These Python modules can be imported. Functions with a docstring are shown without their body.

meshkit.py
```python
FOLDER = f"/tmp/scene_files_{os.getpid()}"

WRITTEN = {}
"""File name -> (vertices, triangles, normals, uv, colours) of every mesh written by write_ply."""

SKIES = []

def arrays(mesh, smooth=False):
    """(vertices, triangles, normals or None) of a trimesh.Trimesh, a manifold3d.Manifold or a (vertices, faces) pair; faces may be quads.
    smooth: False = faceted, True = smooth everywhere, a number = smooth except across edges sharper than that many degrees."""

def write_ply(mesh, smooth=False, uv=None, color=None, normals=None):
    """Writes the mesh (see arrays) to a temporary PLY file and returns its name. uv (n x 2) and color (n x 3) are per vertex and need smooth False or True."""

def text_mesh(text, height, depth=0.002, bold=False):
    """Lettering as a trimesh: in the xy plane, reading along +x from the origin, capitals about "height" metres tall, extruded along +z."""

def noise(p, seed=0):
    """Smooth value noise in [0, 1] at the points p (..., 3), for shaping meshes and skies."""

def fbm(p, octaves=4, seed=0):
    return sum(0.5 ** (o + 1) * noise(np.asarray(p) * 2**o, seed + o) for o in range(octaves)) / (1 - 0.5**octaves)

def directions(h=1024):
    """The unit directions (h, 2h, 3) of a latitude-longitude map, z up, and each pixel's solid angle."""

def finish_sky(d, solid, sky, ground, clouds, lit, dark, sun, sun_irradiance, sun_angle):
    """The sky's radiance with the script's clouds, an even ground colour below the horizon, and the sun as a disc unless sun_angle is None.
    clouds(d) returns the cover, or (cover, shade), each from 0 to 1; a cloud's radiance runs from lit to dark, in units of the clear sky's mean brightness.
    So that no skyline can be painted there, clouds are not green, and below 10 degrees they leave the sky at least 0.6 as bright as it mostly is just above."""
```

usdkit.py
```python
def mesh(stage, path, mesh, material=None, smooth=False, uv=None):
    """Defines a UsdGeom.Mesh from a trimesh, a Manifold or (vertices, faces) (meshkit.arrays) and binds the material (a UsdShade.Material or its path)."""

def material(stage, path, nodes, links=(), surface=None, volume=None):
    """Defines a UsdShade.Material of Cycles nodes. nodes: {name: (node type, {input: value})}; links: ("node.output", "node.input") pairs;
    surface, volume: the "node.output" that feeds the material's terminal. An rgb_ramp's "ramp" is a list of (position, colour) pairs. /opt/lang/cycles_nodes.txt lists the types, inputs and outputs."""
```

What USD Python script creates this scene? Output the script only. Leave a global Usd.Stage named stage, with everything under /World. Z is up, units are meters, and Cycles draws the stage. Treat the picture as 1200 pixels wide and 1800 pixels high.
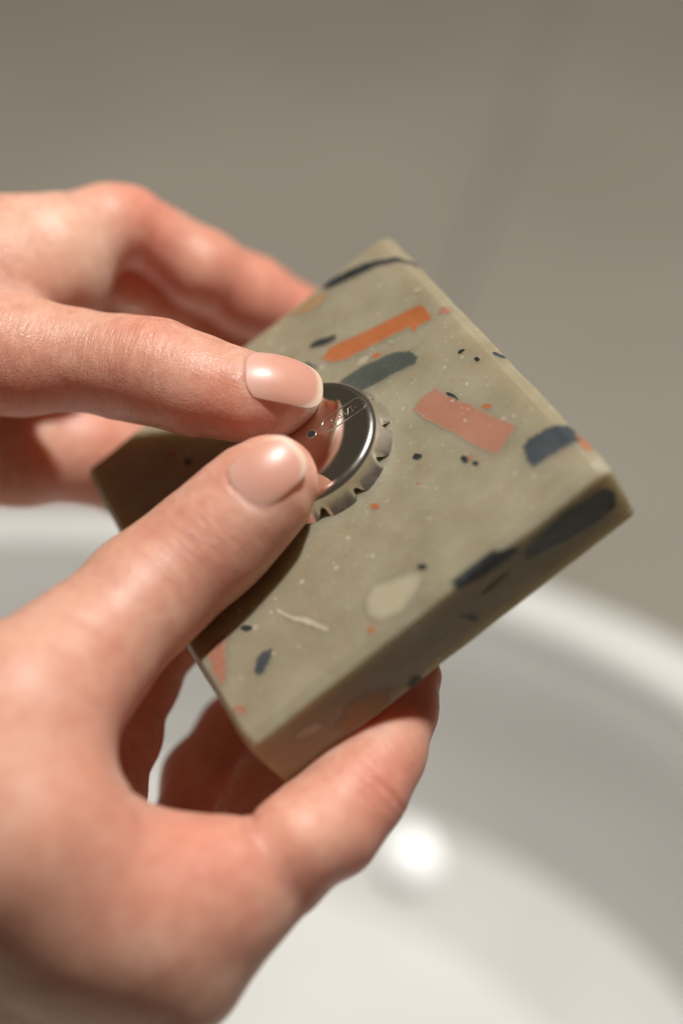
import math, random
import numpy as np, trimesh, manifold3d, usdkit, meshkit
from manifold3d import Manifold, CrossSection
from shapely.geometry import Polygon
from pxr import Usd, UsdGeom, UsdLux, UsdShade, Gf, Sdf, Vt

random.seed(7); np.random.seed(7)
stage = Usd.Stage.CreateInMemory()
UsdGeom.SetStageUpAxis(stage, 'Z'); UsdGeom.SetStageMetersPerUnit(stage, 1.0)
UsdGeom.Xform.Define(stage, '/World'); UsdGeom.Scope.Define(stage, '/World/Looks')

# ------------------------------------------------------------------ camera
PITCH = math.radians(36.87)
CAM = np.array([0.0, 0.0, 1.25])
RIGHT = np.array([1.0, 0, 0])
DOWN = np.array([0, -math.sin(PITCH), -math.cos(PITCH)])
FWD = np.array([0, math.cos(PITCH), -math.sin(PITCH)])
RCW = np.stack([RIGHT, DOWN, FWD], 1)
FPX = 3000.0
cam = UsdGeom.Camera.Define(stage, '/World/camera')
cam.CreateHorizontalApertureAttr(24.0); cam.CreateVerticalApertureAttr(36.0)
cam.CreateFocalLengthAttr(60.0)
cam.CreateFStopAttr(3.4); cam.CreateFocusDistanceAttr(0.331)
cam.CreateClippingRangeAttr((0.02, 50.0))
cam.CreateExposureAttr(0.0)
m4 = np.eye(4); m4[0, :3] = RIGHT; m4[1, :3] = -DOWN; m4[2, :3] = -FWD; m4[3, :3] = CAM
cam.AddTransformOp().Set(Gf.Matrix4d(*m4.ravel().tolist()))

def to_world(p):                    # millimetres in the survey frame -> metres in the world
    return CAM + (np.asarray(p, float) / 1000.0) @ RCW.T
def at(px, py, z):                  # sight line through a point of the photograph, at a depth in mm
    return np.array([(px - 600) / FPX * z, (py - 900) / FPX * z, z])

# ------------------------------------------------------------------ light
usdkit.material(stage, '/World/Looks/room_air', {'b': ('background_shader', {'color': (1.0, 0.83, 0.62), 'strength': 0.066})}, surface='b.background')
dome = UsdLux.DomeLight.Define(stage, '/World/sky')
dome.CreateIntensityAttr(1.0)
UsdShade.MaterialBindingAPI.Apply(dome.GetPrim()).Bind(UsdShade.Material.Get(stage, '/World/Looks/room_air'))
LDIR = np.array([0.17, 0.02, 1.0]); LDIR /= np.linalg.norm(LDIR)
LAMP = to_world(at(560, 800, 330)) + 1.5 * LDIR
lamp = UsdLux.DiskLight.Define(stage, '/World/ceiling_spot')
lamp.CreateRadiusAttr(0.05); lamp.CreateIntensityAttr(1480.0); lamp.CreateColorAttr(Gf.Vec3f(1.0, 0.985, 0.95))
zl = LDIR; xl = np.cross([0, 1, 0], zl); xl /= np.linalg.norm(xl); yl = np.cross(zl, xl)
ml = np.eye(4); ml[0, :3] = xl; ml[1, :3] = yl; ml[2, :3] = zl; ml[3, :3] = LAMP
lamp.AddTransformOp().Set(Gf.Matrix4d(*ml.ravel().tolist()))

# ------------------------------------------------------------------ helpers
used = {}
BC = np.array([-0.13, 0.31, 0.85]); BA, BB, BROT = 0.322, 0.228, math.radians(0)
def numbered(path):
    n = used.get(path, 0); used[path] = n + 1
    return path if n == 0 else f'{path}_{n:03d}'
def tag(prim, label=None, cat=None, group=None, kind=None):
    for k, v in (('label', label), ('category', cat), ('group', group), ('kind', kind)):
        if v: prim.SetCustomDataByKey(k, v)
    return prim
class Thing:
    def __init__(s, name, base, label, cat, kind=None):
        s.path = numbered('/World/' + name); s.base = np.asarray(base, float)
        x = UsdGeom.Xform.Define(stage, s.path); x.AddTranslateOp().Set(Gf.Vec3d(*s.base.tolist()))
        s.prim = tag(x.GetPrim(), label, cat, kind=kind)
    def part(s, name, mesh, mat, smooth=35, parent=None, label=None, kind=None, primvars=None):
        path = numbered((parent or s.path) + '/' + name)
        v, f, n = meshkit.arrays(mesh, smooth)
        m = usdkit.mesh(stage, path, (v - s.base, f), '/World/Looks/' + mat)
        if n is not None:
            m.CreateNormalsAttr(Vt.Vec3fArray.FromNumpy(n.astype(np.float32))); m.SetNormalsInterpolation('vertex')
        for k, a in (primvars or {}).items():
            UsdGeom.PrimvarsAPI(m).CreatePrimvar(k, Sdf.ValueTypeNames.FloatArray, 'vertex').Set(Vt.FloatArray.FromNumpy(np.asarray(a, np.float32)))
        tag(m.GetPrim(), label, kind=kind)
        return path
def mat(name, nodes, links, surface='p.BSDF'):
    return usdkit.material(stage, '/World/Looks/' + name, nodes, links, surface=surface)

# ------------------------------------------------------------------ materials
def skin_mat(name, axis):
    ax = np.asarray(axis, float); ax /= np.linalg.norm(ax); ay = np.cross([0.31, 0.2, 0.93], ax); ay /= np.linalg.norm(ay); az = np.cross(ax, ay)
    mat(name, {
    'g': ('geometry', {}), 'bl': ('attribute', {'attribute': 'blush'}), 'pl': ('attribute', {'attribute': 'pale'}), 'wk': ('attribute', {'attribute': 'wrinkle'}),
    'n1': ('noise_texture', {'scale': 105.0, 'detail': 4.0, 'roughness': 0.6}),
    'n2': ('noise_texture', {'scale': 420.0, 'detail': 3.0}),
    'r1': ('rgb_ramp', {'ramp': [(0.3, (0.535, 0.250, 0.172)), (0.5, (0.575, 0.298, 0.210)), (0.7, (0.61, 0.348, 0.252))]}),
    'mb': ('mix_color', {'b': (0.60, 0.20, 0.14)}), 'mp': ('mix_color', {'b': (0.78, 0.52, 0.39)}),
    'm2': ('mix_color', {'blend_type': 'overlay', 'fac': 0.14}),
    'v': ('voronoi_texture', {'scale': 1150.0, 'feature': 'distance_to_edge'}),
    'vr': ('math', {'math_type': 'minimum', 'value2': 0.22}),
    'n3': ('noise_texture', {'scale': 1500.0, 'detail': 3.0, 'roughness': 0.6}),
    'hs': ('math', {'math_type': 'multiply_add', 'value2': 0.7}),
    'dx': ('vector_math', {'math_type': 'dot_product', 'vector2': tuple(ax * 1300.0)}), 'dy': ('vector_math', {'math_type': 'dot_product', 'vector2': tuple(ay * 210.0)}), 'dz': ('vector_math', {'math_type': 'dot_product', 'vector2': tuple(az * 210.0)}),
    'cc': ('combine_xyz', {}), 'nw': ('noise_texture', {'scale': 1.0, 'detail': 3.0, 'roughness': 0.6, 'distortion': 0.6}),
    'wm': ('math', {'math_type': 'multiply'}), 'wa': ('math', {'math_type': 'multiply_add', 'value2': 4.5}),
    'b': ('bump', {'strength': 0.75, 'distance': 0.00018}),
    'rr': ('map_range', {'from_min': 0.3, 'from_max': 0.7, 'to_min': 0.34, 'to_max': 0.50}),
    'p': ('principled_bsdf', {'subsurface_weight': 0.5, 'subsurface_radius': (1.0, 0.36, 0.18), 'subsurface_scale': 0.0019, 'subsurface_method': 'random_walk', 'ior': 1.42, 'specular_ior_level': 0.5}),
    }, [('g.position', 'n1.vector'), ('g.position', 'n2.vector'), ('g.position', 'v.vector'), ('g.position', 'n3.vector'),
    ('g.position', 'dx.vector1'), ('g.position', 'dy.vector1'), ('g.position', 'dz.vector1'), ('dx.value', 'cc.x'), ('dy.value', 'cc.y'), ('dz.value', 'cc.z'), ('cc.vector', 'nw.vector'),
    ('nw.fac', 'wm.value1'), ('wk.fac', 'wm.value2'), ('wm.value', 'wa.value1'), ('hs.value', 'wa.value3'),
    ('n1.fac', 'r1.fac'), ('r1.color', 'mb.a'), ('bl.fac', 'mb.fac'), ('mb.result', 'mp.a'), ('pl.fac', 'mp.fac'), ('mp.result', 'm2.a'), ('n2.fac', 'm2.b'), ('m2.result', 'p.base_color'),
    ('v.distance', 'vr.value1'), ('n3.fac', 'hs.value1'), ('vr.value', 'hs.value3'), ('wa.value', 'b.height'), ('b.normal', 'p.normal'), ('n2.fac', 'rr.value'), ('rr.result', 'p.roughness')])
skin_mat('skin_fair', RCW @ np.array([0.96, 0.24, -0.1])); skin_mat('skin_warm', RCW @ np.array([0.72, -0.68, 0.1]))
mat('nail', {
    'g': ('geometry', {}), 'e': ('attribute', {'attribute': 'free_edge'}), 'l': ('attribute', {'attribute': 'lunula'}),
    'n': ('noise_texture', {'scale': 350.0, 'detail': 2.0}), 'b': ('bump', {'strength': 0.15, 'distance': 0.0002}),
    'm1': ('mix_color', {'a': (0.58, 0.280, 0.205), 'b': (0.60, 0.34, 0.265)}), 'm2': ('mix_color', {'b': (0.69, 0.51, 0.385)}),
    'p': ('principled_bsdf', {'roughness': 0.38, 'specular_ior_level': 0.45, 'coat_weight': 0.04, 'coat_roughness': 0.25}),
}, [('g.position', 'n.vector'), ('n.fac', 'b.height'), ('b.normal', 'p.normal'), ('l.fac', 'm1.fac'), ('m1.result', 'm2.a'), ('e.fac', 'm2.fac'), ('m2.result', 'p.base_color')])

def soap_like(name, c0, c1, rough=0.42, sss=0.35, specks=True, bump=0.5):
    nodes = {
        'g': ('geometry', {}),
        'n1': ('noise_texture', {'scale': 110.0, 'detail': 5.0, 'roughness': 0.65}),
        'n2': ('noise_texture', {'scale': 900.0, 'detail': 3.0}),
        'r1': ('rgb_ramp', {'ramp': [(0.3, c0), (0.7, c1)]}),
        'v': ('voronoi_texture', {'scale': 330.0, 'feature': 'f1'}),
        'vw': ('math', {'math_type': 'multiply_add', 'value2': 0.22, 'value3': 0.04}), 'vd': ('math', {'math_type': 'divide'}),
        'vs': ('map_range', {'from_min': 0.35, 'from_max': 1.0, 'to_min': 1.0, 'to_max': 0.0, 'clamp': True}),
        'sc': ('separate_color', {}),
        'gt': ('math', {'math_type': 'greater_than', 'value2': 0.4}),
        'mu': ('math', {'math_type': 'multiply'}),
        'mu2': ('math', {'math_type': 'multiply', 'value2': 0.45 if specks else 0.12}),
        'w2': ('voronoi_texture', {'scale': 820.0, 'feature': 'f1'}), 's2': ('separate_color', {}), 'g2': ('math', {'math_type': 'greater_than', 'value2': 0.72}), 'd2': ('map_range', {'from_min': 0.08, 'from_max': 0.26, 'to_min': 0.34 if specks else 0.1, 'to_max': 0.0, 'clamp': True}),
        'k2': ('math', {'math_type': 'multiply'}), 'kk': ('math', {'math_type': 'maximum'}), 'nb': ('noise_texture', {'scale': 210.0, 'detail': 2.0}), 'tb': ('map_range', {'from_min': 0.5, 'from_max': 0.75, 'to_min': 0.0, 'to_max': 0.4 if name == 'soap' else 0.0, 'clamp': True}), 'mt': ('mix_color', {'b': (0.30, 0.20, 0.125)}),
        'mx': ('mix_color', {'b': (0.55, 0.51, 0.41)}),
        'b': ('bump', {'strength': bump, 'distance': 0.00018}),
        'ra': ('attribute', {'attribute': 'smear'}), 'sm': ('mix_color', {'b': (0.262, 0.228, 0.148)}),
        'rr': ('map_range', {'from_min': 0.3, 'from_max': 0.7, 'to_min': rough - 0.06, 'to_max': rough + 0.1}),
        'p': ('principled_bsdf', {'subsurface_weight': sss, 'subsurface_radius': (1.0, 0.8, 0.5), 'subsurface_scale': 0.0016, 'specular_ior_level': 0.5}),
    }
    mat(name, nodes, [('g.position', 'n1.vector'), ('g.position', 'n2.vector'), ('g.position', 'v.vector'), ('n1.fac', 'r1.fac'),
        ('sc.g', 'vw.value1'), ('v.distance', 'vd.value1'), ('vw.value', 'vd.value2'), ('vd.value', 'vs.value'), ('v.color', 'sc.color'), ('sc.r', 'gt.value1'), ('vs.result', 'mu.value1'), ('gt.value', 'mu.value2'), ('mu.value', 'mu2.value1'),
        ('r1.color', 'mt.a'), ('tb.result', 'mt.fac'), ('mt.result', 'mx.a'), ('g.position', 'w2.vector'), ('w2.color', 's2.color'), ('s2.r', 'g2.value1'), ('w2.distance', 'd2.value'), ('d2.result', 'k2.value1'), ('g2.value', 'k2.value2'), ('k2.value', 'kk.value1'), ('mu2.value', 'kk.value2'), ('kk.value', 'mx.fac'), ('g.position', 'nb.vector'), ('nb.fac', 'tb.value'), ('mx.result', 'sm.a'), ('ra.fac', 'sm.fac'), ('sm.result', 'p.base_color'), ('n2.fac', 'b.height'), ('b.normal', 'p.normal'), ('n1.fac', 'rr.value'), ('rr.result', 'p.roughness')])
soap_like('soap', (0.236, 0.204, 0.129), (0.300, 0.262, 0.174), 0.38, 0.5)
soap_like('chip_orange', (0.32, 0.092, 0.028), (0.39, 0.122, 0.040), 0.42, 0.15, False)
soap_like('chip_terracotta', (0.30, 0.122, 0.074), (0.35, 0.155, 0.10), 0.42, 0.15, True)
soap_like('chip_navy', (0.035, 0.042, 0.048), (0.062, 0.07, 0.072), 0.36, 0.0, False)
soap_like('chip_black', (0.012, 0.013, 0.015), (0.03, 0.032, 0.034), 0.36, 0.0, False)
soap_like('chip_slate', (0.050, 0.056, 0.046), (0.075, 0.082, 0.068), 0.42, 0.1, False)
soap_like('chip_cream', (0.36, 0.30, 0.19), (0.41, 0.345, 0.225), 0.45, 0.3, False)
soap_like('chip_brown', (0.26, 0.15, 0.06), (0.33, 0.20, 0.09), 0.45, 0.2, False)
soap_like('chip_pale', (0.45, 0.38, 0.26), (0.55, 0.46, 0.33), 0.4, 0.2, False)
mat('cap_metal', {
    'g': ('geometry', {}), 'n': ('noise_texture', {'scale': 260.0, 'detail': 3.0}), 'n2': ('noise_texture', {'scale': 2200.0, 'detail': 2.0}),
    'rr': ('map_range', {'from_min': 0.35, 'from_max': 0.75, 'to_min': 0.035, 'to_max': 0.11}), 'b': ('bump', {'strength': 0.08, 'distance': 0.00008}),
    'p': ('principled_bsdf', {'metallic': 1.0, 'base_color': (0.78, 0.735, 0.68), 'specular_tint': (1, 1, 1)}),
}, [('g.position', 'n.vector'), ('g.position', 'n2.vector'), ('n2.fac', 'rr.value'), ('n.fac', 'b.height'), ('b.normal', 'p.normal'), ('rr.result', 'p.roughness')])
for nm, lo, hi in (('cap_rim', 0.19, 0.22), ('cap_skirt', 0.24, 0.32)):
    mat(nm, {'g': ('geometry', {}), 'n': ('noise_texture', {'scale': 700.0, 'detail': 3.0}), 'rr': ('map_range', {'from_min': 0.3, 'from_max': 0.7, 'to_min': lo, 'to_max': hi}), 'b': ('bump', {'strength': 0.08, 'distance': 0.0001}),
        'p': ('principled_bsdf', {'metallic': 1.0, 'base_color': (0.76, 0.72, 0.67)})}, [('g.position', 'n.vector'), ('n.fac', 'rr.value'), ('rr.result', 'p.roughness'), ('n.fac', 'b.height'), ('b.normal', 'p.normal')])
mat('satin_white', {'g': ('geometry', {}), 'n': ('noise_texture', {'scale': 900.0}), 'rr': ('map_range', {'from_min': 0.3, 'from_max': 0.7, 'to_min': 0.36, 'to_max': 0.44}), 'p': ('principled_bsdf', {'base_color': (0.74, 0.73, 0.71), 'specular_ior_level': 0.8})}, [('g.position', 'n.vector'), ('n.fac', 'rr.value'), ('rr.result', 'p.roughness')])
mat('cap_etching', {'p': ('principled_bsdf', {'metallic': 1.0, 'base_color': (0.70, 0.68, 0.66), 'roughness': 0.3})}, [])
mat('cap_hole', {'p': ('principled_bsdf', {'base_color': (0.006, 0.006, 0.006), 'roughness': 0.7})}, [])
mat('ceramic', {
    'g': ('geometry', {}), 'n': ('noise_texture', {'scale': 14.0, 'detail': 3.0}), 'r': ('rgb_ramp', {'ramp': [(0.3, (0.63, 0.618, 0.585)), (0.7, (0.67, 0.658, 0.625))]}),
    'p': ('principled_bsdf', {'roughness': 0.09, 'specular_ior_level': 0.6}),
}, [('g.position', 'n.vector'), ('n.fac', 'r.fac'), ('r.color', 'p.base_color')])
mat('grout', {'g': ('geometry', {}), 'n': ('noise_texture', {'scale': 300.0}), 'r': ('rgb_ramp', {'ramp': [(0.3, (0.15, 0.132, 0.107)), (0.7, (0.19, 0.168, 0.138))]}), 'p': ('principled_bsdf', {'roughness': 0.9})}, [('g.position', 'n.vector'), ('n.fac', 'r.fac'), ('r.color', 'p.base_color')])
mat('plaster', {
    'g': ('geometry', {}), 'n': ('noise_texture', {'scale': 5.0, 'detail': 4.0}), 'r': ('rgb_ramp', {'ramp': [(0.3, (0.222, 0.200, 0.160)), (0.7, (0.260, 0.236, 0.190))]}),
    'n2': ('noise_texture', {'scale': 160.0, 'detail': 4.0}), 'b': ('bump', {'strength': 0.3, 'distance': 0.001}),
    'p': ('principled_bsdf', {'roughness': 0.7}),
}, [('g.position', 'n.vector'), ('n.fac', 'r.fac'), ('r.color', 'p.base_color'), ('g.position', 'n2.vector'), ('n2.fac', 'b.height'), ('b.normal', 'p.normal')])

# ------------------------------------------------------------------ setting: wall and wash basin
w = Thing('countertop', (0, 0.7, 0.79), 'plain taupe stone surface beyond the white basin', 'countertop', kind='structure')
def counter():
    e = 2 / 2.05; th = np.linspace(0, 2 * np.pi, 96, endpoint=False)
    hx = BA * 0.95 * np.sign(np.cos(th)) * np.abs(np.cos(th)) ** e; hy = BB * 0.95 * np.sign(np.sin(th)) * np.abs(np.sin(th)) ** e
    hole = np.c_[hx * math.cos(BROT) - hy * math.sin(BROT), hx * math.sin(BROT) + hy * math.cos(BROT)] + BC[:2]
    top = Polygon([(-1.6, -0.05), (1.6, -0.05), (1.6, 1.9), (-1.6, 1.9)], [hole])
    from shapely.geometry import LineString
    a, d = np.array([0.055, 0.738]), np.array([0.226, 0.974])
    joints = [LineString([a - d * 3, a + d * 3])] + [LineString([a + d * t - 3 * np.array([0.974, -0.226]), a + d * t + 3 * np.array([0.974, -0.226])]) for t in (-0.95, 0.95)]
    for jn in joints: top = top.difference(jn.buffer(0.0008))
    for g in top.geoms:
        if g.area < 0.01: continue
        m = trimesh.creation.extrude_polygon(g, 0.04); m.apply_translation((0, 0, 0.79)); w.part('stone_tile', m, 'plaster', smooth=False)
    bed = trimesh.creation.extrude_polygon(Polygon([(-1.6, -0.05), (1.6, -0.05), (1.6, 1.9), (-1.6, 1.9)], [hole]), 0.02); bed.apply_translation((0, 0, 0.802)); w.part('grout', bed, 'grout', smooth=False)
counter()
def basin():
    prof = []                                             # (scale, z): bowl from the middle outwards, over the rim, down the outside
    for t in np.linspace(0.0, 1.0, 24): prof.append((0.80 * t, -0.128 + 0.007 * t ** 2))
    for t in np.linspace(0, 1, 26)[1:]:
        prof.append((0.80 + 0.105 * t ** 0.9, -0.121 + 0.113 * (0.6 * t + 0.4 * t * t * (3 - 2 * t))))
    for a in np.linspace(180, 0, 15)[1:]:
        prof.append((0.955 + 0.050 * math.copysign(abs(math.cos(math.radians(a))) ** 0.6, math.cos(math.radians(a))), -0.008 + 0.010 * max(0.0, math.sin(math.radians(a))) ** 0.7))
    for t in np.linspace(0, 1, 14)[1:]:
        prof.append((1.005 - 0.5 * t ** 2.2, -0.008 - 0.145 * t))
    prof.append((0.0, -0.153))
    n = 144; th = np.linspace(0, 2 * np.pi, n, endpoint=False)
    e = 2 / 2.05
    cx = np.sign(np.cos(th)) * np.abs(np.cos(th)) ** e; cy = np.sign(np.sin(th)) * np.abs(np.sin(th)) ** e
    V = []; F = []
    for s, z in prof:
        x = BA * s * cx; y = BB * s * cy
        V.append(np.stack([x * math.cos(BROT) - y * math.sin(BROT), x * math.sin(BROT) + y * math.cos(BROT), np.full(n, z)], 1))
    V = np.concatenate(V) + BC
    for k in range(len(prof) - 1):
        for i in range(n):
            j = (i + 1) % n
            F.append((k * n + i, k * n + j, (k + 1) * n + j)); F.append((k * n + i, (k + 1) * n + j, (k + 1) * n + i))
    m = trimesh.Trimesh(V, F, process=True); m.merge_vertices(); m.update_faces(m.nondegenerate_faces())
    m.fix_normals(); return m
b = Thing('wash_basin', BC - [0, 0, 0.153], 'glossy white ceramic wash basin below the hands', 'wash basin')
bowl = basin()
b.part('bowl', bowl, 'ceramic', smooth=True)
def glint_disc_mesh():  # pale disc turned halfway between camera and lamp so that it gleams
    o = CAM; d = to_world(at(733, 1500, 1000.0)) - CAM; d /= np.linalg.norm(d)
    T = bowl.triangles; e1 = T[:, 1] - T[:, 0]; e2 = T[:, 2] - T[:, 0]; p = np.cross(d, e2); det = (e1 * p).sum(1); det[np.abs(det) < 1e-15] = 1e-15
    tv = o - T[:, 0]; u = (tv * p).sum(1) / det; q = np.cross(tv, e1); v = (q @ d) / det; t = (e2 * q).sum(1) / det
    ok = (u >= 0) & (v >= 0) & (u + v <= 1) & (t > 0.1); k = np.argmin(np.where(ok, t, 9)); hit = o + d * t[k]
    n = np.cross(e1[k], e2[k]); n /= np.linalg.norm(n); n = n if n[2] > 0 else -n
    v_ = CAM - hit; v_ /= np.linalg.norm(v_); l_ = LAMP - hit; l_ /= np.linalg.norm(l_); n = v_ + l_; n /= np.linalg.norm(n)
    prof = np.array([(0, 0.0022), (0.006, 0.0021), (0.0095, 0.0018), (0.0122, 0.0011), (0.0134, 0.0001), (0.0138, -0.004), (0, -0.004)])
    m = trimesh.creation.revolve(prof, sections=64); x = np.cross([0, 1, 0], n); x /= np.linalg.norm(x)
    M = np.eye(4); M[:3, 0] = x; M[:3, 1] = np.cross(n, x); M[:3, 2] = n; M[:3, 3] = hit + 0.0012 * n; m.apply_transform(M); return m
b.part('glint_disc', glint_disc_mesh(), 'satin_white', smooth=40)  # added disc, imitates the glint of the lamp in the bowl

# ------------------------------------------------------------------ soap bar
SD = np.array([-16.66, 42.08, 305.15]); SM = np.array([[0.7866, -0.437, -0.4363], [-0.6168, -0.5902, -0.5208], [-0.0299, 0.6788, -0.7337]])
U_, S_, V_ = np.linalg.svd(SM); SM = U_ @ V_
SL, SW, ST = 81.3, 86.6, 17.4
SN = SM[:, 2]
def s2c(p): return SD + np.asarray(p) @ SM.T              # soap frame (u along the front edge, v away, w out of the top) -> survey frame
def on_top(px, py, h=0.0):
    v = at(px, py, 1.0); t = ((SD + h * SN) @ SN) / (v @ SN); return ((v * t - SD) @ SM)[:2]
def on_front(px, py):
    v = at(px, py, 1.0); ny = SM[:, 1]; t = (SD @ ny) / (v @ ny); q = (v * t - SD) @ SM; return np.array([q[0], q[2]])
def body(grow=0.0):
    r = 0.7; sp = Manifold.sphere(r + grow, 16); pts = []
    ins = r
    for x, sx, cx in ((-1.0, 1, 1.2), (SL + 1.0, -1, 2.2)):
        for y, sy, cy in ((-0.2, 1, 2.6), (SW + 1.4, -1, 1.6)):
            for z, sz in ((0, -1), (-ST, 1)):
                c = 1.0 if z == 0 else 0.5
                base = np.array([x + sx * ins, y + sy * ins, z + sz * ins])
                pts += [base + [sx * cx * c, sy * cy * c, 0], base + [sx * cx * 0.3, sy * cy * 0.3, sz * (1.9 if z == 0 else 0.8)]]
                pts += [base + [sx * cx * c * 1.2, 0.0 if False else sy * cy * 0.25, sz * 1.0 * c], base + [sx * cx * 0.25, sy * cy * c * 1.2, sz * 1.0 * c]]
    return Manifold.batch_hull([sp.translate(p.tolist()) for p in pts])
def warp(p):
    p = np.asarray(p, float); q = p / 15.0
    d = np.stack([meshkit.fbm(q + 3.1, 3, 1), meshkit.fbm(q + 9.7, 3, 2), meshkit.fbm(q + 17.3, 3, 3)], -1) - 0.5
    return p + d * [0.9, 0.9, 0.55]
def from_manifold(m, refine):
    m = m.refine_to_length(refine).to_mesh()
    v = to_world(s2c(warp(m.vert_properties[:, :3])))
    return trimesh.Trimesh(v, m.tri_verts, process=False)
BODY = body(); SKINB = body(0.05)
gouge = Manifold.sphere(1.0, 24).scale((4.6, 0.75, 1.1)).rotate((0, -5, 0)).translate((float(on_front(872, 1026)[0]), 0.1, float(on_front(872, 1026)[1])))
soap = Thing('soap_bar', to_world(s2c((SL / 2, SW / 2, -ST))), 'thick olive beige soap bar with orange, pink and dark inlaid chips', 'soap')
rs = np.random.RandomState(21); wear = []
for q in range(26):                                       # rubbed corners and small air holes
    k = q % 4; t = rs.uniform(0.04, 0.96); rad = rs.uniform(0.5, 1.5)
    if k == 0: p = (t * SL, 0.6, -1.1)
    elif k == 1: p = (SL + 0.6, t * SW, -0.9)
    elif k == 2: p = (-0.8, t * SW, -0.6)
    else: p = (rs.uniform(0.1, 0.9) * SL, rs.uniform(0.08, 0.9) * SW, 0.0); rad *= 0.4
    out = np.array([(0, -1, 1), (1, 0, 1), (-1, 0, 1), (0, 0, 1)][k], float); out /= np.linalg.norm(out)
    wear.append(Manifold.sphere(1.0, 12).scale((rad * 1.6, rad, rad)).rotate((0, 0, 90.0 * (k in (1, 2)))).translate((np.array(p) + out * rad * (0.62 if k == 3 else 0.75)).tolist()))
soap.part('body', from_manifold(BODY - gouge - Manifold.batch_boolean(wear, manifold3d.OpType.Add), 1.3), 'soap', smooth=38)
def ragged(poly, amp, seed):
    p = Polygon(poly).buffer(0)
    p = p.buffer(-0.2).buffer(0.4).buffer(-0.2) if p.length > 9 else p
    if p.geom_type != 'Polygon': p = max(p.geoms, key=lambda g: g.area)
    small = p.length < 9; p = p.segmentize(float(np.clip(p.length / 60, 0.1, 0.45)))
    pc = np.array(p.exterior.coords)[:-1]
    for _ in range(4): pc = 0.25 * np.roll(pc, 1, 0) + 0.5 * pc + 0.25 * np.roll(pc, -1, 0)
    p = Polygon(pc); c = np.array(p.exterior.coords)[:-1]
    nn = np.stack([meshkit.fbm(np.c_[c * 0.9, np.zeros(len(c))] + seed, 3, 5), meshkit.fbm(np.c_[c * 0.9, np.ones(len(c)) * 5] + seed, 3, 6)], 1) - 0.5
    n3 = np.stack([meshkit.noise(np.c_[c * 2.6, np.zeros(len(c))] + seed + 40), meshkit.noise(np.c_[c * 2.6, np.ones(len(c)) * 3] + seed + 40)], 1) - 0.5
    c = c + nn * (amp * (0.6 if small else 2)) + n3 * (0.0 if small else 0.45)
    q = Polygon(c).buffer(0)
    return q if q.geom_type == 'Polygon' else max(q.geoms, key=lambda g: g.area)
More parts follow.
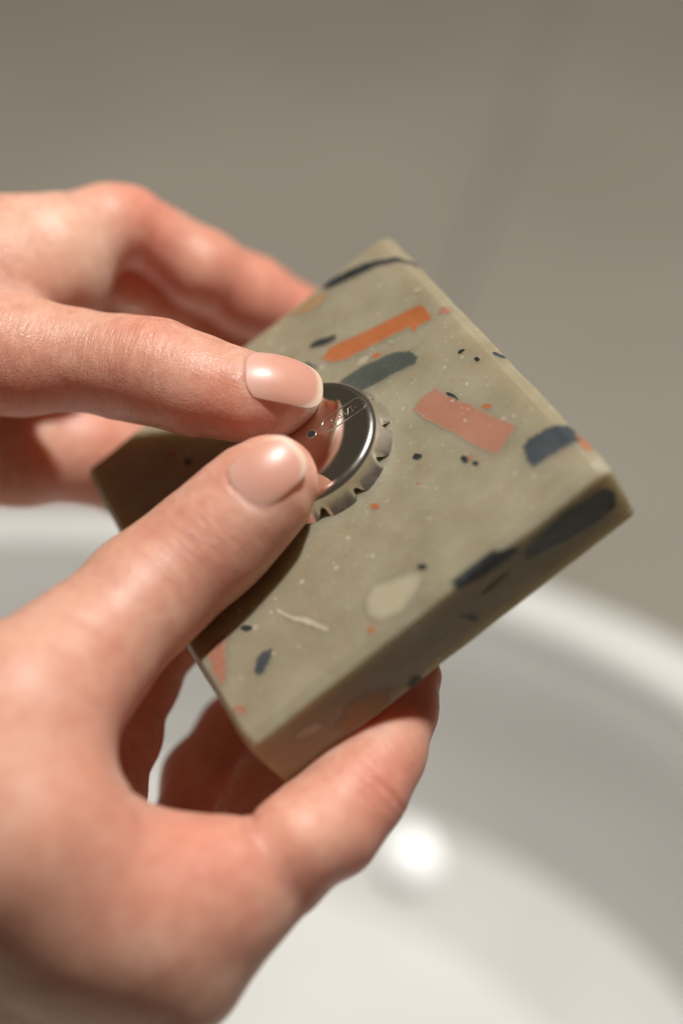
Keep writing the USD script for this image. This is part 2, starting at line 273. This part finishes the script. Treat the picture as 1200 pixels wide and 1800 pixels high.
def chip(name, pix, material, face='top', label=None, amp=0.22, depth=1.6):
    pts = np.array([on_top(*p) if face == 'top' else on_front(*p) for p in pix])
    q = ragged(pts, amp, len(used) * 1.7)
    cs = CrossSection([np.array(q.exterior.coords)[:-1].tolist()], manifold3d.FillRule.NonZero)
    ex = cs.extrude(depth + 2.0)
    if face == 'top':
        ex = ex.translate((0, 0, -depth))
        lo = body(0.05).translate((0, 0, -depth))
    else:                                                  # (u, w) drawn on the front face, which looks along -v
        ex = ex.rotate((90, 0, 0)).translate((0, depth, 0))
        lo = body(0.05).translate((0, depth, 0))
    m = (SKINB ^ ex) - lo
    if m.is_empty(): print('empty chip', name, pix[0]); return
    import shapely
    mm = m.refine_to_length(0.45 if q.length > 9 else 0.3).to_mesh(); v = mm.vert_properties[:, :3]
    pl = v[:, :2] if face == 'top' else v[:, [0, 2]]
    dist = shapely.distance(q.exterior, shapely.points(pl)); wd = (0.34 + 0.3 * meshkit.noise(v * 1.3)) if q.length > 9 else 0.2
    if material == 'chip_cream' and q.length > 9: wd = 1.6
    smear = np.clip(1 - dist / wd, 0, 1) ** 1.2 * 0.85
    tm = trimesh.Trimesh(to_world(s2c(warp(v))), mm.tri_verts, process=False)
    soap.part(name, tm, material, smooth=False, label=label, primvars={'smear': smear})
def blob(cx, cy, rx, ry=None, rot=0, n=14, seed=0):
    ry = ry or rx; a = np.linspace(0, 2 * np.pi, n, endpoint=False); rs = np.random.RandomState(int(cx * 7 + cy + seed))
    k = 1 + rs.uniform(-0.16, 0.16, n); x = rx * np.cos(a) * k; y = ry * np.sin(a) * k; c, s = math.cos(math.radians(rot)), math.sin(math.radians(rot))
    return [(cx + c * u - s * v, cy + s * u + c * v) for u, v in zip(x, y)]
chip('chip', [(563, 503), (580, 489), (625, 469), (660, 456), (700, 450), (733, 456), (733, 463), (700, 461), (665, 468), (625, 487), (590, 503), (572, 509)], 'chip_black', label='thin black streak across the far corner of the soap', depth=3.5)
chip('chip', [(505, 553), (520, 545), (545, 520), (570, 512), (576, 522), (560, 538), (535, 552)], 'chip_brown', label='brown chip at the far left edge of the soap')
chip('chip', [(563, 634), (578, 610), (620, 591), (680, 563), (738, 533), (750, 539), (760, 560), (737, 573), (729, 587), (720, 576), (690, 589), (650, 611), (615, 629), (590, 637)], 'chip_orange', label='long bright orange chip')
chip('chip', [(540, 607), (560, 595), (590, 587), (591, 598), (570, 608), (548, 613)], 'chip_black', label='small black sliver left of the long orange chip')
chip('chip', [(575, 690), (605, 662), (640, 640), (690, 617), (720, 614), (737, 626), (730, 641), (690, 659), (650, 681), (615, 698)], 'chip_slate', label='dark slate bar beside the metal cap', amp=0.14)
chip('chip', [(725, 720), (745, 695), (765, 681), (790, 695), (830, 712), (860, 728), (907, 748), (890, 775), (868, 801), (830, 782), (780, 755), (745, 736)], 'chip_terracotta', label='large pink terracotta rectangle', amp=0.32)
chip('chip', [(916, 785), (925, 770), (960, 750), (995, 739), (1010, 748), (1020, 772), (1000, 786), (965, 804), (935, 826), (922, 810)], 'chip_navy', label='navy block at the right corner of the soap', depth=3.5)
chip('chip', [(1004, 752), (1018, 757), (1036, 776), (1038, 788), (1026, 790), (1014, 774)], 'chip_orange', label='small orange chip on the right edge', depth=4.5)
chip('chip', [(362, 1148), (397, 1112), (399, 1190), (388, 1208), (376, 1188)], 'chip_terracotta', label='terracotta chip at the near left edge')
chip('chip', [(443, 1182), (447, 1158), (460, 1145), (478, 1140), (476, 1160), (462, 1186), (452, 1190)], 'chip_navy', label='navy spot near the front corner')
chip('chip', [(640, 1055), (655, 1026), (690, 1015), (722, 1003), (748, 1008), (738, 1036), (705, 1076), (665, 1092), (645, 1082)], 'chip_cream', label='large cream patch beside the front edge')
chip('chip', [(484, 1066), (510, 1080), (545, 1088), (578, 1102), (574, 1111), (548, 1102), (515, 1092), (486, 1076)], 'chip_pale', label='thin pale streak on the near part of the top', amp=0.1)
chip('chip', blob(783, 545, 14, 8, -25), 'chip_terracotta', label='faint orange smudge by the far edge')
chip('chip', blob(735, 508, 10, 5, -10), 'chip_cream'); chip('chip', blob(640, 632, 14, 6, -30), 'chip_cream')
chip('chip', blob(663, 623, 9, 5, -20), 'chip_orange')
chip('chip', blob(855, 714, 10, 5, -10), 'chip_orange')
chip('fleck', blob(794, 696, 13, 5, 28), 'chip_black'); chip('fleck', blob(731, 805, 9, 7, -20), 'chip_black')
chip('fleck', blob(815, 808, 9, 8), 'chip_black'); chip('fleck', blob(833, 815, 7, 5), 'chip_black'); chip('fleck', blob(824, 806, 6, 6), 'chip_terracotta')
chip('fleck', blob(838, 632, 6, 5), 'chip_black'); chip('fleck', blob(811, 618, 8, 4, -30), 'chip_black'); chip('fleck', blob(874, 620, 13, 5, 15), 'chip_navy')
chip('fleck', blob(661, 888, 9, 6, 15), 'chip_orange'); chip('fleck', blob(735, 852, 4, 3), 'chip_orange')
chip('fleck', blob(743, 996, 9, 6), 'chip_black'); chip('fleck', blob(433, 1104, 11, 7, -10), 'chip_black'); chip('fleck', blob(652, 1107, 8, 6), 'chip_orange')
chip('fleck', blob(545, 643, 14, 6, 10), 'chip_navy'); chip('fleck', blob(508, 633, 12, 5, -15), 'chip_brown')
chip('fleck', blob(420, 1248, 12, 9), 'chip_terracotta')
chip('fleck', blob(300, 800, 12, 8), 'chip_terracotta'); chip('fleck', blob(330, 812, 8, 8), 'chip_navy'); chip('fleck', blob(690, 600, 5, 3), 'chip_cream')
# marks on the front face
chip('chip', [(918, 975), (948, 940), (1002, 895), (1058, 860), (1082, 864), (1086, 890), (1064, 912), (1005, 950), (950, 978), (925, 990)], 'chip_slate', 'front', label='long slate block on the front face')
chip('chip', [(788, 1030), (812, 1010), (855, 984), (905, 962), (912, 974), (880, 1000), (845, 1022), (812, 1040)], 'chip_black', 'front', label='black sliver above the gouge in the front face')
chip('fleck', blob(729, 1205, 14, 11, -20), 'chip_black', 'front'); chip('fleck', blob(1074, 892, 12, 8, -35), 'chip_black', 'front')
chip('fleck', blob(826, 1087, 16, 7, 10), 'chip_slate', 'front')
chip('chip', blob(541, 1289, 28, 8, -28), 'chip_pale', 'front', label='pale scratch on the front face')
chip('chip', [(590, 1285), (612, 1245), (650, 1218), (690, 1212), (684, 1240), (650, 1266), (615, 1290)], 'chip_brown', 'front', label='faint brownish patch on the front face', amp=0.4)

# ------------------------------------------------------------------ metal crown cap pressed on the soap
CAPC = (41.6, 46.9); CAPH = 5.2
def cap_mesh(part):
    n = 360; th = np.linspace(0, 2 * np.pi, n, endpoint=False); teeth = 12
    ph = ((th * teeth / (2 * np.pi) + 0.28) % 1.0) - 0.5
    notch = np.exp(-(ph / 0.115) ** 2); lobe = 1 - notch
    R0, RS = 12.9, 1.6
    top = [(0.0, CAPH, 0), (5.0, CAPH, 0), (10.5, CAPH, 0), (R0, CAPH, 0)]
    sh = [(R0 + RS * math.sin(math.radians(a)), CAPH - RS + RS * math.cos(math.radians(a)), 0) for a in np.linspace(0, 82, 12)]
    zb = sh[-1][1]
    sk = [(sh[-1][0] + 0.35 * t, zb - t * (zb + 0.25), t) for t in np.linspace(0, 1, 18)[1:]]
    rows = {'crown': top, 'rim': sh, 'skirt': [sh[-1]] + sk}[part]
    th_ = 0.3
    def ring(r, z, t, inner):
        rr = np.maximum(r - (th_ if inner else 0), 0) + (t ** 1.6) * (0.15 + 1.25 * lobe) - 0.7 * notch * t ** 2
        zz = np.full(n, z - (th_ if inner and part != 'skirt' else 0)) + (t ** 4) * notch * 1.7
        return np.stack([rr * np.cos(th), rr * np.sin(th), zz], 1)
    out = [ring(*q, False) for q in rows] + [ring(*q, True) for q in rows[::-1]]
    V = np.concatenate(out); F = []
    i = np.arange(n); j = (i + 1) % n; K = len(out)
    for k in range(K if rows[0][0] > 0 else K - 1):
        k2 = (k + 1) % K
        F.append(np.stack([k * n + i, k2 * n + i, k2 * n + j], 1)); F.append(np.stack([k * n + i, k2 * n + j, k * n + j], 1))
    m = trimesh.Trimesh(V, np.concatenate(F), process=True); m.merge_vertices(); m.update_faces(m.nondegenerate_faces())
    return m
def cap_place(m):
    m = m.copy(); m.vertices = to_world(s2c(np.asarray(m.vertices) + [CAPC[0], CAPC[1], 0.0])); return m
cap = Thing('metal_cap', to_world(s2c((CAPC[0], CAPC[1], 0))), 'polished metal crown cap with scalloped skirt pressed onto the soap', 'cap')
cap.part('crown', cap_place(cap_mesh('crown')), 'cap_metal', smooth=32)
cap.part('rim', cap_place(cap_mesh('rim')), 'cap_rim', smooth=40)
cap.part('skirt', cap_place(cap_mesh('skirt')), 'cap_skirt', smooth=40)
def stadium(l, r, wd):
    from shapely.geometry import LineString
    a = LineString([(-l, 0), (l, 0)]); return a.buffer(r, 24).difference(a.buffer(r - wd, 24))
logo_c = on_top(603, 728, CAPH) - np.array(CAPC); lx = on_top(640, 702, CAPH) - on_top(566, 752, CAPH); la = math.atan2(lx[1], lx[0])
RL = trimesh.transformations.rotation_matrix(la, [0, 0, 1])
def etched(m):
    m = m.copy(); m.apply_transform(RL); m.apply_translation((logo_c[0], logo_c[1], CAPH + 0.001)); return cap_place(m)
cap.part('logo_outline', etched(trimesh.creation.extrude_polygon(stadium(3.2, 1.95, 0.34), 0.05)), 'cap_etching', smooth=False)
txt = meshkit.text_mesh('SAVI\u00b7', 1.6, 0.05); txt.apply_translation((-txt.bounds[:, 0].mean(), -0.87, 0))
cap.part('lettering', etched(txt), 'cap_etching', smooth=False)
hc = on_top(547, 763, CAPH) - np.array(CAPC)
ring = trimesh.creation.annulus(0.78, 1.1, 0.09); ring.apply_translation((hc[0], hc[1], CAPH + 0.04)); cap.part('hole_rim', cap_place(ring), 'cap_etching', smooth=30)
hole = trimesh.creation.cylinder(0.8, 0.06, sections=40); hole.apply_translation((hc[0], hc[1], CAPH + 0.03)); cap.part('pin_hole', cap_place(hole), 'cap_hole', smooth=30)

# ------------------------------------------------------------------ hands: one smooth skin from blended tapered limbs
def smin(a, b, k):
    h = np.maximum(k - np.abs(a - b), 0) / k
    return np.minimum(a, b) - h * h * k * 0.25
def smax(a, b, k): return -smin(-a, -b, k)
def limb(P, a, b, ra, rb):
    ba = b - a; pa = P - a; h = np.clip((pa @ ba) / (ba @ ba), 0, 1)
    h2 = h[..., None]
    return np.linalg.norm(pa - h2 * ba, axis=-1) - (ra + (rb - ra) * h)
class Nail:
    def __init__(s, base, tip, dorsal, hw, R, Rl, dip=0.0):
        s.base = np.asarray(base, float); a = np.asarray(tip, float) - s.base; s.L = np.linalg.norm(a); s.a = a / s.L
        d = np.asarray(dorsal, float); d = d - (d @ s.a) * s.a; s.d = d / np.linalg.norm(d); s.l = np.cross(s.a, s.d); s.hw, s.R, s.Rl = hw, R, Rl
    def height(s, u, v):
        uu = np.clip(np.abs(u), 0, s.R * 0.97); vm = s.L * 0.5
        return -(s.R - np.sqrt(s.R ** 2 - uu ** 2)) + (vm ** 2 - (v - vm) ** 2) / (2 * s.Rl)
    def local(s, P):
        q = P - s.base; return q @ s.l, q @ s.a, q @ s.d
    def outline(s, u, v, grow=0.0):                      # < 0 inside
        hw = s.hw + grow; su = np.clip(np.abs(u) / hw, 0, 1.4)
        v0 = 0.13 * s.L * su ** 3 - grow; v1 = s.L - 0.85 * s.hw * (1 - np.sqrt(np.clip(1 - su ** 3.2, 0, 1)))
        return np.maximum(np.maximum(v0 - v, (np.abs(u) - hw * 1.0)), 0 * v + (v - v1 - 30 * 0 - grow))
    def mesh(s):
        S, T = np.meshgrid(np.sin(np.linspace(-1, 1, 61) * np.pi / 2), np.linspace(0, 1, 49))
        tap = 1.0 - 0.06 * (2 * T - 1) ** 2
        u = s.hw * S * tap; su = np.abs(S)
        v0 = 0.13 * s.L * su ** 3; v1 = s.L - 0.85 * s.hw * (1 - np.sqrt(np.clip(1 - su ** 3.2, 0, 1)))
        v = v0 + (v1 - v0) * T
        def surf(off):
            h = s.height(u, v) + off - 0.22 * su ** 8
            return s.base + u[..., None] * s.l + v[..., None] * s.a + h[..., None] * s.d
        top, bot = surf(0.06), surf(-0.42)
        n, m = S.shape; idx = np.arange(n * m).reshape(n, m)
        f = []
        A, B_, C, D = idx[:-1, :-1].ravel(), idx[:-1, 1:].ravel(), idx[1:, 1:].ravel(), idx[1:, :-1].ravel()
        f += [np.c_[A, B_, C], np.c_[A, C, D], np.c_[A, C, B_] + n * m, np.c_[A, D, C] + n * m]
        ring = np.concatenate([idx[0, :], idx[1:, -1], idx[-1, -2::-1], idx[-2:0:-1, 0]]); nx = np.roll(ring, -1)
        f += [np.c_[ring, ring + n * m, nx + n * m], np.c_[ring, nx + n * m, nx]]
        tm = trimesh.Trimesh(np.concatenate([top.reshape(-1, 3), bot.reshape(-1, 3)]), np.concatenate(f), process=False)
        tm.fix_normals()
        band = s.L * 0.085 + 0.5 * su ** 2
        e = np.clip((v - (v1 - band)) / 1.1 + 0.5, 0, 1); l = np.clip(1 - (v - v0) / (0.30 * s.L), 0, 1) ** 0.7 * 0.9 + 0.35 * su ** 4 * (1 - T)
        return tm, {'free_edge': np.tile(e.ravel(), 2), 'lunula': np.tile(np.clip(l, 0, 1).ravel(), 2)}
    def apply(s, d, P):
        u, v, w_ = s.local(P)
        near = (np.abs(u) < s.hw + 4) & (v > -5) & (v < s.L + 5) & (np.abs(w_) < 12)
        if not near.any(): return d
        u, v, w_, dn = u[near], v[near], w_[near], d[near]
        f = w_ - s.height(u, v)
        g = s.outline(u, v, 0.0)
        bed = smax(smax(np.abs(f + 2.2) - 1.9, g + 0.35, 0.6), v - s.L * 0.86, 1.2)
        dn = smin(dn, bed, 0.8)
        cut = smax(-(f + 0.10), s.outline(u, v, 0.02), 0.4)
        dn = smax(dn, -cut, 0.9)
        d = d.copy(); d[near] = dn
        return d
def nail_on(hand, c0, c1, dorsal, L, hw, Rl, sink=0.32):
    """A nail laid on the finger's own back: its seat and its curve across are measured on the bare skin."""
    c0, c1, d = np.asarray(c0), np.asarray(c1), np.asarray(dorsal, float); a = c1 - c0; a /= np.linalg.norm(a)
    d = d - (d @ a) * a; d /= np.linalg.norm(d); l = np.cross(a, d)
    def reach(c, ang):
        w = d * math.cos(ang) + l * math.sin(ang); t = np.linspace(2, 16, 281)
        f = hand.sdf(c + t[:, None] * w); return t[np.argmax(f > 0)]
    p0 = c0 + d * (reach(c0, 0) - sink); p1 = c1 + d * (reach(c1, 0) - sink); t = (p1 - p0) / np.linalg.norm(p1 - p0)
    cm = 0.5 * (c0 + c1); g = 0.75; r0 = reach(cm, 0); rs = 0.5 * (reach(cm, g) + reach(cm, -g))
    x, sag = rs * math.sin(g), r0 - rs * math.cos(g)
    R = (x * x + sag * sag) / (2 * sag)
    return Nail(p0, p0 + t * L, d, hw, R * 1.03, Rl)
class Hand:
    """chains: list of (join radius, inner blend, [(px, py, depth, radius px), ...]); joined in order."""
    def __init__(s, chains, nails=(), cuts=()):
        s.ch = []
        for k, ki, pts in chains:
            J = [(at(x, y, z), r * z / FPX) for x, y, z, r in pts]
            if len(J) == 1: J = J * 2; J[1] = (J[0][0] + 1e-3, J[0][1])
            s.ch.append((k, ki, J))
        s.nails = nails; s.press = True
    def sdf(s, P):
        D = None
        for k, ki, J in s.ch:
            c = None
            for (a, ra), (b_, rb) in zip(J[:-1], J[1:]):
                d = limb(P, a, b_, ra, rb); c = d if c is None else smin(c, d, ki)
            D = c if D is None else smin(D, c, k)
        for nl in s.nails: D = nl.apply(D, P)
        q = (P - SD) @ SM; rad = np.hypot(q[..., 0] - CAPC[0], q[..., 1] - CAPC[1])
        puck = np.maximum(q[..., 2] - CAPH - 0.05, rad - 14.4)            # the fingertip pads flatten where they press on the cap
        return smax(D, -puck, 0.5) if s.press else D
    def mesh(s, vox=0.75, lo=None, hi=None):
        B = 8
        allp = np.array([p for _, _, J in s.ch for p, r in J]); allr = np.array([r for _, _, J in s.ch for p, r in J])
        lo_ = (allp - allr[:, None]).min(0) - 3; hi_ = (allp + allr[:, None]).max(0) + 3
        nb = np.ceil((hi_ - lo_) / (vox * B)).astype(int)
        cb = np.stack(np.meshgrid(*[np.arange(k) for k in nb], indexing='ij'), -1).reshape(-1, 3)
        cen = lo_ + (cb * B + (B - 1) / 2) * vox
        dc = s.sdf(cen); G = np.full(nb * B, 1.0, np.float32)
        Gb = G.reshape(nb[0], B, nb[1], B, nb[2], B)
        act = np.abs(dc) < vox * B * 0.9 + 1.5
        ins = cb[dc < 0]; Gb[ins[:, 0], :, ins[:, 1], :, ins[:, 2], :] = -1.0
        off = np.stack(np.meshgrid(*[np.arange(B)] * 3, indexing='ij'), -1).reshape(-1, 3)
        A = cb[act]
        for c0 in range(0, len(A), 600):
            a = A[c0:c0 + 600]; P = lo_ + (a[:, None, :] * B + off[None]) * vox
            v = s.sdf(P.reshape(-1, 3)).reshape(len(a), B, B, B)
            Gb[a[:, 0], :, a[:, 1], :, a[:, 2], :] = v
        # surface nets
        neg = G < 0; cnt = np.zeros(tuple(np.array(G.shape) - 1), np.int8)
        for i, j, k in np.ndindex(2, 2, 2):
            cnt += neg[i:G.shape[0] - 1 + i, j:G.shape[1] - 1 + j, k:G.shape[2] - 1 + k]
        cells = np.argwhere((cnt > 0) & (cnt < 8)); ids = np.full(cnt.shape, -1, np.int64); ids[tuple(cells.T)] = np.arange(len(cells))
        acc = np.zeros((len(cells), 3)); nacc = np.zeros(len(cells))
        corner = list(np.ndindex(2, 2, 2))
        vals = np.stack([G[cells[:, 0] + i, cells[:, 1] + j, cells[:, 2] + k] for i, j, k in corner], 1)
        for p in range(8):
            for q in range(p + 1, 8):
                dlt = np.array(corner[q]) - corner[p]
                if np.abs(dlt).sum() != 1: continue
                x = (vals[:, p] < 0) != (vals[:, q] < 0)
                t = vals[x, p] / (vals[x, p] - vals[x, q])
                acc[x] += np.array(corner[p]) + t[:, None] * dlt; nacc[x] += 1
        V = lo_ + (cells + acc / nacc[:, None]) * vox
        F = []
        for ax in range(3):
            o1, o2 = [(1, 2), (2, 0), (0, 1)][ax]
            sl0 = [slice(None)] * 3; sl1 = [slice(None)] * 3; sl0[ax] = slice(0, -1); sl1[ax] = slice(1, None)
            e = np.argwhere(neg[tuple(sl0)] != neg[tuple(sl1)])
            e = e[(e[:, o1] > 0) & (e[:, o2] > 0) & (e[:, o1] < G.shape[o1] - 1) & (e[:, o2] < G.shape[o2] - 1)]
            flip = neg[tuple(e.T)]
            def cid(d1, d2):
                c = e.copy(); c[:, o1] -= d1; c[:, o2] -= d2; return ids[tuple(c.T)]
            q = np.stack([cid(0, 0), cid(1, 0), cid(1, 1), cid(0, 1)], 1)
            q[~flip] = q[~flip][:, ::-1]
            F += [q[:, [0, 1, 2]], q[:, [0, 2, 3]]]
        F = np.concatenate(F); F = F[(F >= 0).all(1)]
        for _ in range(2):
            d = s.sdf(V); g = s.grad(V); V = V - np.clip(d, -0.4, 0.4)[:, None] * g
        return V, F
    def grad(s, V, e=0.15):
        g = np.stack([s.sdf(V + e * np.eye(3)[i]) - s.sdf(V - e * np.eye(3)[i]) for i in range(3)], 1)
        return g / np.maximum(np.linalg.norm(g, axis=1, keepdims=True), 1e-6)

def crease(V, N, centre, axis, width, depth, reach, facing=None, bend=0.0):
    """A fold line across a finger: a groove in the plane through centre normal to axis, fading with distance."""
    c = np.asarray(centre, float); a = np.asarray(axis, float); a = a / np.linalg.norm(a)
    q = V - c; t = q @ a; r2 = (q * q).sum(1) - t * t
    t = t + bend * r2 / 10.0 + (meshkit.noise(V / 2.3) - 0.5) * width * 1.2
    m = np.exp(-(t / width) ** 2) * np.exp(-np.clip(r2, 0, None) / reach ** 2)
    if facing is not None: m = m * np.clip(N @ (np.asarray(facing, float) / np.linalg.norm(facing)) * 1.5, 0, 1)
    return m * depth

def build_hand(thing, hand, blush, pale, creases, bumps=(), wrinkles=(), skin='skin_fair', vox=0.7):
    V, F = hand.mesh(vox)
    N = hand.grad(V)
    d = np.zeros(len(V))
    for c in creases: d -= crease(V, N, *c)
    for (x, y, z, r, h) in bumps:
        d += h * np.exp(-((V - at(x, y, z)) ** 2).sum(1) / r ** 2)
    d += (meshkit.fbm(V / 9.0, 3, 11) - 0.5) * 0.4
    V2 = V + N * d[:, None]
    fi = lambda L: np.clip(sum((a * np.exp(-((V - at(x, y, z)) ** 2).sum(1) / r ** 2) for x, y, z, r, a in L), np.zeros(len(V))), 0, 1.0)
    tm = trimesh.Trimesh(to_world(V2), F, process=False)
    p = thing.part('skin', tm, skin, smooth=True, primvars={'blush': fi(blush), 'pale': fi(pale), 'wrinkle': fi(wrinkles)})
    for k, nl in enumerate(hand.nails):
        m, pv = nl.mesh(); m.vertices = to_world(m.vertices)
        thing.part('fingernail', m, 'nail', smooth=True, primvars=pv)
    return V2, F

# ---- upper hand: index on the cap, middle finger behind the far edge, the rest curled behind
upper = Hand([
    (5, 3, [(-420, 560, 345, 230), (-160, 560, 352, 170), (-60, 480, 360, 125)]),                 # back of the hand
    (9, 4, [(-60, 480, 360, 118), (90, 448, 366, 104), (180, 402, 372, 70)]),                      # middle finger
    (4, 3, [(180, 402, 372, 70), (225, 396, 376, 62), (288, 428, 380, 58), (350, 470, 383, 68), (440, 520, 390, 68), (560, 582, 398, 60), (640, 640, 402, 56)]),
    (6, 4, [(20, 500, 360, 100), (105, 500, 366, 62), (140, 515, 368, 38)]),                       # web edge beside the index knuckle
    (3, 3, [(-60, 560, 404, 80), (150, 500, 402, 58), (232, 486, 394, 50), (312, 524, 397, 50), (420, 610, 406, 52)]),   # ring finger
    (3, 3, [(-80, 640, 410, 70), (150, 590, 410, 48), (255, 600, 412, 46), (350, 680, 418, 42)]),      # little finger
    (4, 4, [(-240, 720, 370, 130), (-90, 790, 374, 105), (40, 800, 382, 88), (150, 790, 390, 92), (250, 830, 396, 84), (340, 880, 400, 70)]),   # thumb behind the soap
    (4, 3, [(-260, 600, 346, 170), (-110, 605, 346, 128), (40, 626, 345.5, 102), (130, 632, 344.5, 86), (215, 645, 341.5, 87), (275, 655, 338.5, 89), (345, 677, 335.5, 85), (420, 695, 333.6, 77), (478, 703, 335.2, 65), (520, 709, 337.4, 44)]),
])
upper.nails = [nail_on(upper, at(414, 694, 333.8), at(496, 705, 335.8), (0.0, -0.47, -0.88), 16.4, 5.4, 16.0)]
hu = Thing('hand', to_world(at(-150, 600, 340)), 'upper hand pressing an index fingertip on the metal cap, other fingers behind soap', 'hand')
ax_i = (0.97, 0.22, 0.02); KN = (270, 640, 320)
cr_u = [(at(258 + 13 * k, 628 + 3 * k, 332), (0.96, 0.26, 0.02), 0.42, 0.3, 6.5, (0, -0.4, -0.9), 0.25 * math.sin(k * 2.1)) for k in range(-2, 4)]
cr_u += [(at(396 + 7 * k, 660, 328), ax_i, 0.3, 0.12, 5.0, (0, -0.4, -0.9), 0.1) for k in (-1, 0, 1)]
cr_u += [(at(60 + 26 * k, 620, 335), (0.93, 0.05, 0), 0.35, 0.06, 9, (0, -0.3, -0.9), 0.0) for k in range(0, 6)]
build_hand(hu, upper,
    blush=[(275, 590, 334, 9, 0.4), (400, 700, 328, 7, 0.5), (520, 740, 330, 8, 0.5), (240, 350, 372, 12, 0.55), (440, 480, 384, 14, 0.5), (240, 430, 376, 9, 0.5), (540, 540, 393, 10, 0.6), (150, 760, 384, 12, 0.5), (0, 700, 343, 14, 0.35), (60, 480, 358, 12, 0.3)],
    pale=[(100, 400, 355, 16, 0.4), (170, 470, 362, 8, 0.5)],
    creases=cr_u, bumps=[(272, 605, 333, 6.5, 0.7), (225, 330, 370, 8, 0.6)],
    wrinkles=[(275, 620, 332, 8, 1.0), (190, 610, 336, 9, 0.55), (90, 600, 338, 12, 0.5), (0, 600, 338, 14, 0.6), (400, 660, 328, 6, 0.35)])

# ---- lower hand: thumb on the cap, index finger under the soap, the others curled behind
lower = Hand([
    (5, 5, [(-420, 1450, 288, 250), (-140, 1450, 290, 235), (25, 1470, 292, 185), (120, 1560, 298, 170)]),      # palm
    (22, 12, [(-420, 1560, 318, 265), (-140, 1580, 320, 215), (30, 1605, 320, 180), (150, 1625, 317, 160)]),
    (8, 8, [(120, 1560, 298, 165), (245, 1625, 302, 146), (305, 1700, 306, 128)]),
    (8, 6, [(-90, 1370, 296, 230), (45, 1252, 303, 153), (144, 1155, 311, 116), (256, 1045, 318.3, 101), (334, 980, 320.8, 90), (382, 942, 320.6, 88), (430, 892, 320.4, 82), (470, 854, 320.8, 74), (486, 836, 321.6, 60)]),    # thumb
    (6, 5, [(240, 1585, 300, 125), (330, 1548, 303, 98), (392, 1530, 305, 90)]),                    # pad at the root of the index finger
    (6, 4, [(265, 1615, 304, 136), (390, 1588, 308, 114), (490, 1530, 311.5, 90)]),
    (3.0, 4, [(526, 1478, 309.3, 92), (575, 1450, 315, 91), (630, 1385, 319, 82), (672, 1322, 324, 70), (710, 1252, 330, 52), (733, 1190, 336, 43)]),    # index finger
    (3, 4, [(400, 1580, 336, 70), (440, 1460, 344, 60), (478, 1385, 350, 68), (540, 1320, 358, 60)]),              # middle finger
    (3, 4, [(270, 1600, 340, 80), (320, 1460, 354, 52), (352, 1370, 362, 64), (420, 1290, 370, 68), (480, 1250, 376, 60)]),                # ring finger
    (4, 4, [(140, 1500, 318, 80), (210, 1400, 336, 40), (240, 1300, 344, 38), (268, 1210, 350, 38), (320, 1120, 356, 40), (380, 1050, 362, 40)]),    # little finger
])
lower.nails = [nail_on(lower, at(424, 890, 320.0), at(480, 845, 321.1), (-0.115, -0.13, -0.98), 14.2, 5.4, 17.0)]
hl = Thing('hand', to_world(at(-100, 1600, 300)), 'lower hand with its thumb on the metal cap and index finger under soap', 'hand')
ax_t = (0.74, -0.66, 0.1)
cr_l = [(at(322 + 9 * k, 958 - 2 * k, 305), ax_t, 0.5, 0.14, 7, (0, 0, -1), 0.12) for k in (-2, 0, 2)]
cr_l += [(at(672, 1378, 312), (0.72, -0.69, 0.1), 0.5, 0.5, 8, None, 0.1), (at(655, 1392, 312), (0.72, -0.69, 0.1), 0.35, 0.2, 7, None, 0.0)]
cr_l += [(at(462, 1462, 306), (0.75, -0.62, -0.1), 0.8, 0.9, 7, None, 0.15)]
cr_l += [(at(232, 1400, 300), (0.8, 0.4, 0), 0.7, 0.35, 8, None, 0.1)]
build_hand(hl, lower,
    blush=[(440, 850, 312, 8, 0.45), (530, 800, 318, 6, 0.3), (340, 960, 305, 10, 0.25), (690, 1380, 315, 10, 0.5), (620, 1440, 308, 14, 0.35), (400, 1520, 298, 14, 0.4), (250, 1450, 290, 14, 0.4), (750, 1220, 325, 9, 0.5), (180, 1240, 295, 12, 0.25)],
    pale=[(450, 905, 306, 6, 0.5), (205, 1370, 298, 6, 0.4), (560, 1480, 305, 9, 0.3)],
    creases=cr_l, bumps=[(455, 905, 308, 5, 0.35)],
    wrinkles=[(335, 960, 306, 9, 0.6), (420, 900, 308, 8, 0.3), (670, 1375, 312, 8, 0.5), (230, 1400, 292, 10, 0.4)], skin='skin_warm')
